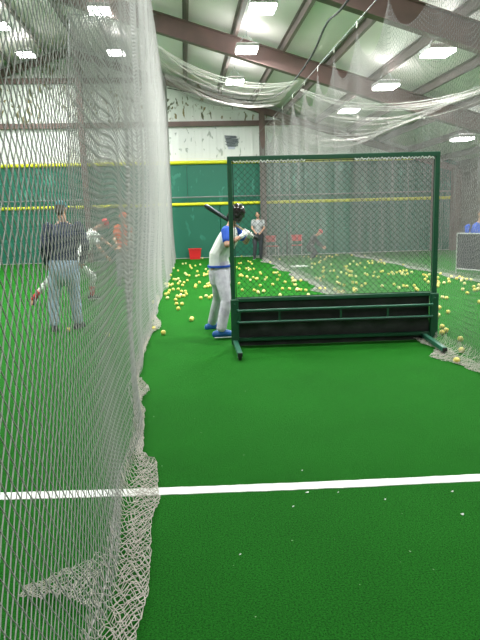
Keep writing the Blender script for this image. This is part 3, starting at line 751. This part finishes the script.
    if W.get('cap'):
        mb = MB(); mb.ball(head+up*.055*s, (.09*s, .104*s, .085*s), 14, 8, rot); cp = mb.build('cap', W['cap'], root, org=O)
        mb = MB(); mb.sweep([head+f*.06*s+up*.062*s, head+f*.12*s+up*.055*s, head+f*.165*s+up*.042*s], [(.075*s, .009*s), (.07*s, .008*s), (.045*s, .006*s)], 12, side=sd); mb.build('brim', W['cap'], cp, org=O)
    root['_h'] = 0; del root['_h']
    return root, dict(head=head, up=up, f=f, sd=sd, rot=rot, O=O, hips=hips, waist=waist, sh=sh)

# batter
J = dict(hipL=(0.47, 8.62, 0.878), hipR=(0.484, 8.38, 0.871), spine=(0.472, 8.5, 1.129), shL=(0.724, 8.68, 1.496), shR=(0.572, 8.36, 1.464), neck=(0.656, 8.52, 1.556), head=(0.732, 8.54, 1.686), face=(.45, .9, -.12),
         elL=(0.888, 8.78, 1.288), wrL=(0.922, 8.66, 1.391), elR=(0.57, 8.22, 1.278), wrR=(0.792, 8.36, 1.389),
         knR=(0.539, 8.22, 0.509), anR=(0.443, 8.1, 0.126), knL=(0.452, 8.8, 0.463), anL=(0.356, 8.93, 0.084), toeR=(1, .1, -.0), toeL=(.9, .45, 0))
bat_k, bat_t = Vector((0.994, 8.42, 1.354)), Vector((0.319, 8.66, 1.816))
bd = (bat_t-bat_k).normalized()
W = dict(shirt=M_WHITE, sleeve=M_BLUE, pants=M_GPANT, belt=M_BLUE, shoe=M_BLUEP, s=1.0, baggy=.10, cuff=.02, flare=1.12, girth=1.12, shoe_s=1.2)
bt, I = person('batter', 'person in dark helmet, white jersey with blue sleeves and grey trousers, holding a bat', J, W, vox=.009, grip='LR')
tag(bt, cat='person'); O = I['O']
hd, up, f, sd, rot = I['head'], I['up'], I['f'], I['sd'], I['rot']
mb = MB(); mb.ball(hd+up*.04, (.112, .126, .118), 18, 12, rot); mb.ball(hd-up*.02-f*.03, (.105, .085, .085), 14, 10, rot)
for q in (-1, 1): mb.ball(hd+sd*q*.088-up*.035, (.024, .052, .065), 10, 8, rot)
hm = mb.build('batting_helmet', M_HELM, bt, org=O)
mb = MB(); mb.sweep([hd+f*.08+up*.058, hd+f*.14+up*.048, hd+f*.18+up*.036], [(.085, .01), (.08, .009), (.05, .007)], 12, side=sd); mb.build('brim', M_HELM, hm, org=O)
mb = MB(); 
mb.ball(hd+up*.152, (.028, .04, .012), 10, 6, rot); mb.build('crown_highlight', M_HELMHI, hm, org=O)  # small pale cap, a highlight painted onto the dark crown
for a, t_, nm in (('R', .165, 'R'), ('L', .075, 'L')):
    c = bat_k+bd*t_; g = MB(); wr = V(J['wr'+a]); hand_grip(g, c, bd if a == 'R' else bd, c+(wr-c).normalized()*.085, .014, 1.08)
    g.sweep([c+(wr-c).normalized()*.085, wr*.5+(c+(wr-c).normalized()*.085)*.5, wr+(V(J['el'+a])-wr).normalized()*.03], [.03, .031, .034], 10)
    g.build('batting_glove', M_GLOVE, bt, org=O, remesh=.0045, sm=1)
bat = empty('baseball_bat', bat_k[:]); tag(bat, 'baseball bat with tan handle and dark barrel held behind the batter\'s helmet', 'bat')
BL = (bat_t-bat_k).length
def along(*q): return [bat_k+bd*x*BL for x in q]
MB().sweep(along(0, .02), [.026, .026], 14).build('knob', M_RUB, bat, org=bat_k)
MB().sweep(along(.02, .12, .28, .42), [.0125, .0125, .014, .018], 14, caps='flat').build('handle', M_TAN, bat, org=bat_k)
MB().sweep(along(.42, .52, .64, .78, .95, 1.0), [.018, .023, .029, .033, .033, .028], 16).build('barrel', M_BARREL, bat, org=bat_k)

# man in the navy jacket
J = dict(hipL=(-1.968, 9.35, 0.962), hipR=(-1.74, 9.4, 0.95), shL=(-2.032, 9.32, 1.581), shR=(-1.607, 9.42, 1.583), neck=(-1.829, 9.38, 1.694), head=(-1.842, 9.42, 1.828), face=(.25, 1, -.1),
         elL=(-2.113, 9.25, 1.289), wrL=(-2.12, 9.45, 1.021), elR=(-1.498, 9.35, 1.28), wrR=(-1.608, 9.55, 1.027), knL=(-2.037, 9.36, 0.488), anL=(-2.06, 9.32, 0.09), knR=(-1.732, 9.42, 0.483), anR=(-1.719, 9.45, 0.1), toeL=(-.15, 1, 0), toeR=(.3, 1, 0))
person('standing_man', 'person in teal cap, navy jacket and pale jeans standing with back turned', J,
       dict(shirt=M_NAVY, long=True, untuck=.07, pants=M_JEAN, shoe=M_DARK, sole=M_DARK, cap=M_TEAL, s=1.07, baggy=.12, flare=1.1, girth=1.22))
# player lunging behind the man
J = dict(hipL=(-2.301, 12.7, 0.827), hipR=(-2.105, 12.5, 0.834), shL=(-1.942, 12.9, 1.447), shR=(-1.827, 12.5, 1.391), neck=(-1.787, 12.7, 1.507), head=(-1.663, 12.72, 1.585), face=(.95, -.25, -.35),
         elL=(-1.721, 13, 1.25), wrL=(-1.551, 12.9, 1.123), elR=(-1.732, 12.4, 1.111), wrR=(-1.584, 12.4, 0.925), knL=(-1.95, 12.8, 0.514), anL=(-2.007, 12.86, 0.107), knR=(-2.704, 12.4, 0.559), anR=(-3.127, 12.45, 0.121), toeL=(1, -.1, 0), toeR=(-.35, -.2, -.9))
person('lunging_player', 'player in red cap, white shirt and red socks lunging right behind the man in jeans', J,
       dict(shirt=M_WHITE, pants=M_WHITE, shoe=M_DARK, sole=M_SOLE, cap=M_RED, socks=M_RED, cuff=.22, s=.95, baggy=.08))
# orange shirt
J = dict(hipL=(-1.659, 15.6, 0.854), hipR=(-1.473, 15.5, 0.853), shL=(-1.696, 15.6, 1.485), shR=(-1.362, 15.5, 1.477), neck=(-1.535, 15.55, 1.581), head=(-1.522, 15.5, 1.718), face=(-.4, -1, 0),
         elL=(-1.778, 15.5, 1.19), wrL=(-1.669, 15.3, 0.995), elR=(-1.296, 15.4, 1.178), wrR=(-1.393, 15.25, 0.988), knL=(-1.676, 15.5, 0.403), anL=(-1.723, 15.5, 0.034), knR=(-1.49, 15.4, 0.405), anR=(-1.492, 15.45, 0.03), toeL=(-.4, -1, 0), toeR=(.1, -1, 0))
person('onlooker', 'person in orange shirt and orange cap with grey trousers behind the left net', J,
       dict(shirt=M_ORANGE, pants=M_GREY, shoe=M_DARK, cap=M_ORANGE, s=1.0), vox=.016)
# catcher side: grey shirt by the end wall
J = dict(hipL=(2.985, 23.6, 0.911), hipR=(2.728, 23.6, 0.918), shL=(3.076, 23.6, 1.47), shR=(2.682, 23.6, 1.481), neck=(2.881, 23.6, 1.572), head=(2.859, 23.55, 1.707), face=(-.3, -1, 0),
         elL=(3.116, 23.5, 1.2), wrL=(2.95, 23.3, 1.054), elR=(2.625, 23.5, 1.214), wrR=(2.716, 23.3, 1.061), knL=(2.969, 23.55, 0.465), anL=(2.96, 23.55, 0.073), knR=(2.726, 23.5, 0.475), anR=(2.697, 23.5, 0.085), toeL=(.1, -1, 0), toeR=(-.3, -1, 0))
person('onlooker', 'person in grey shirt and dark trousers standing at the end wall beyond the batter\'s hands', J,
       dict(shirt=M_GREY, pants=M_DARK, shoe=M_DARK, s=.98), vox=.016)
# leaning dark figure beyond the right net
J = dict(hipL=(4.872, 23.5, 0.445), hipR=(4.889, 23.2, 0.42), shL=(5.075, 23.5, 0.831), shR=(5.028, 23.1, 0.805), neck=(5.151, 23.3, 0.873), head=(5.251, 23.3, 0.967), face=(.8, -.5, -.3),
         elL=(5.274, 23.5, 0.551), wrL=(5.411, 23.4, 0.433), elR=(5.122, 23, 0.537), wrR=(5.256, 22.9, 0.422), knL=(5.133, 23.6, 0.196), anL=(4.991, 23.7, -0.004), knR=(5.042, 23, 0.193), anR=(4.862, 22.9, 0.012), toeL=(1, 0, 0), toeR=(1, -.2, 0))
person('crouching_player', 'person in dark clothes and red cap bending forward at the end wall', J,
       dict(shirt=M_DARK, long=True, pants=M_DARK, shoe=M_DARK, cap=M_RED, s=.98), vox=.016)
# blue shirt at the right edge
J = dict(hipL=(9.111, 17.6, 0.514), hipR=(8.796, 17.6, 0.494), shL=(9.113, 17.6, 1.205), shR=(8.486, 17.6, 1.179), neck=(8.887, 17.6, 1.331), head=(8.91, 17.6, 1.538), face=(-.3, -1, 0),
         elL=(9.236, 17.5, 0.815), wrL=(8.985, 17.3, 0.592), elR=(8.45, 17.5, 0.869), wrR=(8.517, 17.3, 0.636), knL=(9.111, 17.5, 0.065), anL=(9.131, 17.5, -0.393), knR=(8.763, 17.5, 0.077), anR=(8.75, 17.5, -0.379), toeL=(.1, -1, 0), toeR=(-.2, -1, 0))
person('onlooker', 'person in royal blue shirt behind a low panel at the right edge', J,
       dict(shirt=M_BLUE, pants=M_DARK, shoe=M_DARK, s=1.02, girth=1.25), vox=.016)

# ------------------------------------------------------------------ small things
# low grey pipe panel in front of the blue shirt
p0, p1 = Vector((7.247, 15.572, 0)), Vector((7.769, 14.245, 0))
p1 = p0+(p1-p0); t = empty('pipe_panel', p0[:]); tag(t, 'low grey pipe framed mesh panel standing at the right edge beyond two nets', 'panel')
d = V(p1.x-p0.x, p1.y-p0.y, 0); h = 1.06
mb = MB(); mb.tube([(0, 0, 0), (0, 0, h), (d.x, d.y, h), (d.x, d.y, 0)], .02, 8); mb.tube([(0, 0, .12), (d.x, d.y, .12)], .02, 8); mb.build('frame', M_ALU, t)
mb = MB(); mb.add([(0, 0, .12), (d.x, d.y, .12), (d.x, d.y, h), (0, 0, h), (0, .008, .12), (d.x, d.y+.008, .12), (d.x, d.y+.008, h), (0, .008, h)], [(0, 1, 2, 3), (7, 6, 5, 4), (0, 4, 5, 1), (1, 5, 6, 2), (2, 6, 7, 3), (3, 7, 4, 0)]); mb.build('windscreen', M_DARK, t)
# red bucket
b0 = Vector((0.392, 25, 0.109)); b0.z = 0
t = empty('red_bin', (b0.x, 24.75, 0)); tag(t, 'red plastic bin standing against the foot of the green end wall', 'bin')
mb = MB(); mb.add([(-.21, -.17, 0), (.21, -.17, 0), (.21, .17, 0), (-.21, .17, 0), (-.25, -.2, .42), (.25, -.2, .42), (.25, .2, .42), (-.25, .2, .42), (-.23, -.18, .42), (.23, -.18, .42), (.23, .18, .42), (-.23, .18, .42), (-.2, -.15, .03), (.2, -.15, .03), (.2, .15, .03), (-.2, .15, .03)],
    [(3, 2, 1, 0), (0, 1, 5, 4), (1, 2, 6, 5), (2, 3, 7, 6), (3, 0, 4, 7), (4, 5, 9, 8), (5, 6, 10, 9), (6, 7, 11, 10), (7, 4, 8, 11), (9, 13, 12, 8), (10, 14, 13, 9), (11, 15, 14, 10), (8, 12, 15, 11), (12, 13, 14, 15)])
mb.build('tub', M_BUCKET, t, smooth=False)
mb = MB(); mb.box((0, -.205, .41), (.54, .03, .035)); mb.box((0, .205, .41), (.54, .03, .035)); mb.box((-.255, 0, .41), (.03, .43, .035)); mb.box((.255, 0, .41), (.03, .43, .035)); mb.build('rim', M_BUCKET, t)
# red chairs beyond the net
def chair(x, y, rz, label):
    t = empty('folding_chair', (x, y, 0), rz); tag(t, label, 'chair', 'red chairs at the end wall')
    MB().box((0, 0, .45), (.44, .42, .03), bev=.012).build('seat', M_RED, t)
    MB().box((0, .20, .74), (.44, .025, .26), bev=.012).build('backrest', M_RED, t)
    for sx in (-1, 1):
        MB().tube([(sx*.2, .24, 0), (sx*.2, .19, .5), (sx*.2, .2, .86)], .013, 8).build('leg', M_ALU, t)
        MB().tube([(sx*.2, -.22, 0), (sx*.2, -.17, .45)], .013, 8).build('leg', M_ALU, t)
    return t
g = (3.522, 24.416, 0); chair(g[0], 24.3, .15, 'red chair just right of the steel column at the end wall')
g = (4.555, 24.4, -0.074); chair(g[0], 24.4, -.2, 'red chair at the end wall between its pair and the bending figure')
g = (4.199, 24.75, -0.085)
mb = MB(); mb.tube([(g[0], 24.7, 0), (g[0]+.06, 25.0, 1.0)], .03, 8); tag(mb.build('leaning_post', M_DARK), 'dark padded post leaning on the end wall between the two red chairs', 'post')
# home plate on the next lane
g = Vector((3.683, 19.391, 0)); c_, s2 = .26, .26
poly = [(g.x-c_, g.y-.22), (g.x+c_, g.y-.22), (g.x+c_, g.y+.04), (g.x, g.y+.26), (g.x-c_, g.y+.04)]
tag(MB().prism(poly, .0005, .03).build('home_plate', M_LINE, smooth=False), 'white home plate lying on the turf beyond the right net pile', 'home plate')
# grey scribble painted over the siding, with its pale streak below
mb = MB(); cc = Vector((2.058, 25.4, 4.728))
for k in range(15):
    zc = cc.z+.21-.03*k; L = (.66 if k < 2 else .56)*(1-.25*abs(k-6)/7)*random.uniform(.85, 1.1); x = cc.x+random.uniform(-.05, .05)+(-.04 if k < 2 else .02)
    mb.box((x, YB-.036, zc), (L, .012, .026), Matrix.Rotation(random.uniform(-.05, .05), 3, 'Y'), bev=.003)
tag(mb.build('wall_scrawl', mat('dull grey paint strokes', (.14, .16, .18), .6)), 'dark grey ragged painted vent on the white siding above the yellow line', 'scrawl')
tag(MB().box((cc.x+.02, YB-.034, cc.z-.27), (.28, .01, .09), bev=.004).build('pale_patch', mat('pale lilac patch', (.55, .56, .68), .6)), 'pale lilac patch on the siding just below the grey vent', 'patch')
# scraps of white fluff on the turf
SCRAPL = ['largest white scrap, just below the white line right of centre', 'white scrap below the white line, left of the largest scrap', 'white scrap well below the line towards the right edge of the view',
          'white scrap below the line near the right edge, above the lower one', 'small white scrap just below the line, right of the largest scrap', 'small white scrap below the line, midway to the right edge',
          'small white scrap just above the white line', 'small white scrap on the dark turf nearest the camera']
for k, (x, y, sz) in enumerate([(0.668, 3.34, 1.6), (0.553, 3.178, 1.1), (1.455, 2.953, 1.5), (1.522, 3.225, 1.2), (0.851, 3.313, 0.9), (1.098, 3.185, 0.9), (0.7, 3.656, 0.8), (0.206, 2.725, 0.8)]):
    mb = MB(); mb.ball((0, 0, .003), (.007*sz, .0035*sz, .003), 6, 4, Matrix.Rotation(k, 3, 'Z')); mb.ball((.005*sz, .002, .004), (.003*sz, .005*sz, .003), 6, 4)
    o = mb.build('paper_scrap', M_LINE); o.location = (x, y, .001); tag(o, SCRAPL[k], 'scrap', 'white scraps on the turf')

# ------------------------------------------------------------------ balls
BR = .0365
def ball_mesh(mt, name):
    mb = MB(); mb.ball((0, 0, 0), BR, 16, 10); o = mb.build(name, mt); return o
proto = None; protoW = None
BALLS = [('L',-0.673,11.918),('L',-0.621,12.714),('L',0.061,9.709),('L',-0.172,10.879),('L',-0.107,11.479),('L',-0.21,11.508),('L',-0.234,12.106),('L',-0.41,12.438),('L',-0.463,13.055),('L',-0.414,13.273),('L',-0.399,13.727),('L',-0.315,13.925),('L',-0.257,13.906),('L',-0.392,14.816),('L',-0.468,14.588),('L',-0.527,15.239),('L',-0.356,15.065),('L',-0.418,15.087),('L',-0.211,15.13),('L',-0.105,14.719),('L',-0.064,15.353),('L',-0.121,13.482),('L',-0.035,13.455),('L',-0.018,12.975),('L',-0.072,12.656),('L',-0.136,12.813),('L',-0.17,12.551),('L',-0.118,12.535),('L',-0.287,16.185),('L',-0.222,16.383),('L',-0.342,16.293),('L',-0.172,15.634),('L',-0.451,17.575),('L',-0.256,19.0),('L',-0.403,20.011),('L',0.009,17.501),('L',-0.028,18.047),('L',0.08,17.22),('L',0.022,18.028),('L',-0.109,21.846),('L',-0.0,22.037),('L',0.142,21.04),('L',0.183,19.762),('L',0.15,20.248),('L',0.322,20.739),('L',0.506,21.177),('L',0.346,18.461),('L',0.28,16.996),('L',0.356,17.215),('L',0.221,14.682),('L',0.201,14.26),('L',0.325,15.257),('L',0.024,15.857),('L',0.687,24.628),('L',0.673,18.329),('L',0.626,19.127),('L',0.617,17.526),('L',0.504,17.059),('L',0.524,17.668),('L',0.56,17.289),('L',0.572,14.975),('L',0.51,14.769),('L',0.556,14.388),('L',0.428,14.184),('L',0.499,14.265),('L',0.659,14.212),('L',0.275,12.233),('L',0.395,12.514),('L',0.516,12.477),('L',0.453,12.232),('L',0.627,12.719),('S',1.286,14.69),('S',1.237,13.319),('S',1.87,21.134),('S',1.947,21.237),('S',2.282,21.943),('S',2.328,21.626),('S',1.891,18.909),('S',1.975,19.041),('S',1.985,18.491),('S',1.914,18.259),('S',2.123,18.702),('S',1.547,16.972),('S',1.547,16.539),('S',1.52,16.55),('S',1.644,16.295),('S',1.635,16.096),('S',1.639,15.331),('S',1.786,15.96),('S',1.872,15.694),('S',1.826,15.635),('S',2.147,17.423),('S',2.12,16.972),('S',2.024,15.375),('S',2.135,15.91),('S',1.732,14.057),('S',2.049,14.169),('S',2.514,17.137),('S',2.561,17.165),('S',2.635,17.229),('S',2.562,16.364),('S',2.338,15.261),('S',2.426,14.628),('S',2.769,15.48),('S',2.634,14.727),('S',2.692,14.846),('S',2.555,13.902),('S',2.135,13.249),('S',2.286,13.2),('S',1.485,13.185),('S',1.533,12.905),('S',1.527,12.727),('S',1.666,12.941),('S',1.695,13.037),('S',1.924,12.236),('S',2.444,13.093),('S',2.454,13.008),('S',1.68,18.888),('S',1.638,19.47),('R',2.973,21.108),('S',2.328,24.969),('S',2.282,20.742),('S',2.748,15.373),('S',2.668,14.89),('S',2.86,14.821),('S',2.559,13.901),('S',2.428,13.017),('S',2.435,12.88),('S',2.581,12.833),('S',2.477,12.066),('S',2.942,13.042),('R',3.031,12.957),('R',3.203,12.766),('R',3.185,12.382),('R',3.227,12.243),('R',3.243,12.363),('R',3.349,15.266),('R',3.398,15.06),('R',3.609,15.557),('R',3.34,14.72),('R',3.919,18.489),('R',4.301,19.819),('R',4.256,18.344),('R',4.021,17.294),('R',4.159,17.091),('R',3.904,15.251),('R',3.602,14.115),('R',3.607,13.887),('R',4.924,18.334),('R',4.34,16.549),('R',4.364,16.096),('R',4.374,15.548),('R',3.955,13.992),('R',5.5,18.96),('R',4.624,16.666),('R',4.724,19.311),('R',4.654,23.46),('R',3.993,13.817),('R',3.57,12.516),('R',3.649,12.622),('R',3.606,13.485),('R',4.685,17.119),('R',5.19,23.633),('R',4.762,20.973),('R',4.769,17.589),('R',4.395,15.575),('R',4.829,15.884),('R',4.817,15.648),('R',4.156,13.626),('R',3.951,13.245),('R',3.587,12.51),('R',3.592,12.659),('R',6.573,23.422),('R',6.955,22.896),('R',6.411,20.229),('R',6.756,20.473),('R',6.467,19.421),('R',6.75,20.309),('R',6.477,19.799),('R',5.197,16.24),('R',4.837,15.179),('R',4.892,14.938),('R',4.361,13.041),('R',5.636,16.065),('R',4.714,13.259),('R',5.76,16.015),('R',5.924,16.208),('R',6.092,16.405),('R',5.904,15.958),('R',5.725,15.534),('R',5.728,15.297),('R',5.865,15.48),('R',6.176,16.371),('R',6.763,18.221),('R',4.824,12.951),('R',4.842,12.814),('R',4.6,12.639),('R',5.049,12.909),('R',4.885,12.391),('R',4.834,12.168),('R',6.159,15.131),('R',6.136,14.911),('R',5.744,14.003),('R',6.0,14.525),('R',6.294,15.078),('R',5.468,18.801),('R',5.725,19.395),('R',5.336,19.211),('R',4.69,16.706),('R',5.612,13.481),('F',6.689,15.277),('F',6.645,15.294),('F',6.189,14.296),('F',6.285,13.896),('F',6.043,13.329),('F',5.86,13.178),('F',5.861,13.531),('F',5.749,13.217),('F',5.62,12.95),('F',5.468,12.629),('F',6.518,13.961),('F',6.758,14.305),('F',6.693,14.018),('F',6.535,13.717),('F',6.407,13.477),('F',6.657,13.732),('F',6.692,13.574),('F',6.23,12.946),('F',5.724,11.969),('F',5.551,11.395),('F',4.844,10.947),('F',6.127,12.291),('F',5.9,11.803),('F',5.992,11.882),('F',6.016,11.874),('F',6.377,12.567),('F',6.608,14.457),('F',4.83,10.915),('F',4.265,9.749),('F',4.204,9.737),('F',4.212,9.287),('F',3.93,9.021),('F',5.198,10.196),('R',4.214,19.898),('R',4.61,20.435),('R',5.377,15.59),('R',3.54,22.537),('R',4.278,17.109),('R',6.487,19.232),('R',6.009,19.287),('R',5.417,16.356),('R',5.405,22.812),('R',5.07,21.671),('R',5.514,15.576),('R',5.775,20.32),('R',4.404,15.279),('R',6.097,19.255),('R',5.656,22.909),('R',5.642,23.29),('R',4.685,22.208),('R',4.834,23.42),('R',6.137,15.877),('R',3.908,16.953),('R',6.396,18.925),('R',5.38,17.709),('R',5.022,18.473),('R',4.553,20.266),('R',5.253,23.138),('R',5.546,23.361),('R',6.069,23.919),('R',5.514,16.468),('R',6.082,23.682),('R',6.214,20.122),('A',-1.81,9.157),('A',-1.16,8.614)]
NEAR = [(-0.518, 8.929, 'yellow ball touching the left net pile at its outward bulge'), (-0.365, 8.579, 'yellow ball on clear turf just right of the bulge of the left net pile'), (0.052, 9.631, "lone yellow ball on clear turf between the left net and the batter's feet"), (3.59, 8.099, 'left ball of the touching pair above the right skid of the screen'), (3.521, 7.811, 'right ball of the touching pair above the right skid of the screen'), (3.4059999999999997, 7.68, "yellow ball half hidden at the foot of the screen's right post"), (3.4539999999999997, 7.234, 'yellow ball beyond the right net, by itself above the net pile'), (3.187, 6.633, 'yellow ball lying on the far side of the right net pile'), (2.911, 6.169, 'large looking yellow ball in front of the right net pile, nearest of all the balls')]
nb = 0
def put(x, y, z, label, group, white=False):
    global proto, protoW, nb
    src = protoW if white else proto
    if src is None:
        src = ball_mesh(M_BALLW if white else M_BALL, 'practice_ball'); o = src
        if white: protoW = src
        else: proto = src
    else: o = src.copy(); COL.objects.link(o)
    o.location = (x, y, z); o.rotation_euler = (random.uniform(0, 6), random.uniform(0, 6), 0); nb += 1
    return tag(o, label, 'ball', group)
for x, y, lab in NEAR: put(x, y, BR, lab, 'yellow practice balls on the turf')
ZD = [', near part', ', halfway back', ', far part']
ZL = {'L': 'yellow ball on the turf between left net and batter',
      'S': 'yellow ball seen through the screen, left of the net pile',
      'R': 'yellow ball seen through the screen, beyond the net pile',
      'F': 'yellow ball right of the screen, beyond the net',
      'A': 'yellow ball on the turf behind the left net near the man in jeans'}
placed = [(x, y) for x, y, _ in NEAR]
for z, x, y in BALLS:
    ok = False
    for _ in range(12):
        if all((x-a)**2+(y-b)**2 > (2*BR)**2 for a, b in placed): ok = True; break
        x += random.uniform(-.06, .06); y += random.uniform(-.12, .12)
    if not ok: continue
    if abs(x-3.12) < .06: x += .12
    placed.append((x, y)); q = x/y
    put(x, y, BR, (ZL[z] if z in 'LFA' else ZL[z].replace('the screen', 'the screen\'s %s third' % ('left' if q < .187 else 'middle' if q < .304 else 'right')))+('' if z == 'A' else ZD[int(y > 12.5)+int(y > 17)]), 'yellow practice balls on the turf', random.random() < .25)
# balls caught on the ledge above the padding
for k, px in enumerate([0.949, 1.074, 1.136, 1.239, 1.322, 1.989, 2.072, 1.614]):
    put(px, YB-.12+random.uniform(-.02, .02), MID+BR, 'yellow ball resting on the ledge above the green wall padding', 'balls on the wall ledge', k % 2 == 0)
print('balls', nb)
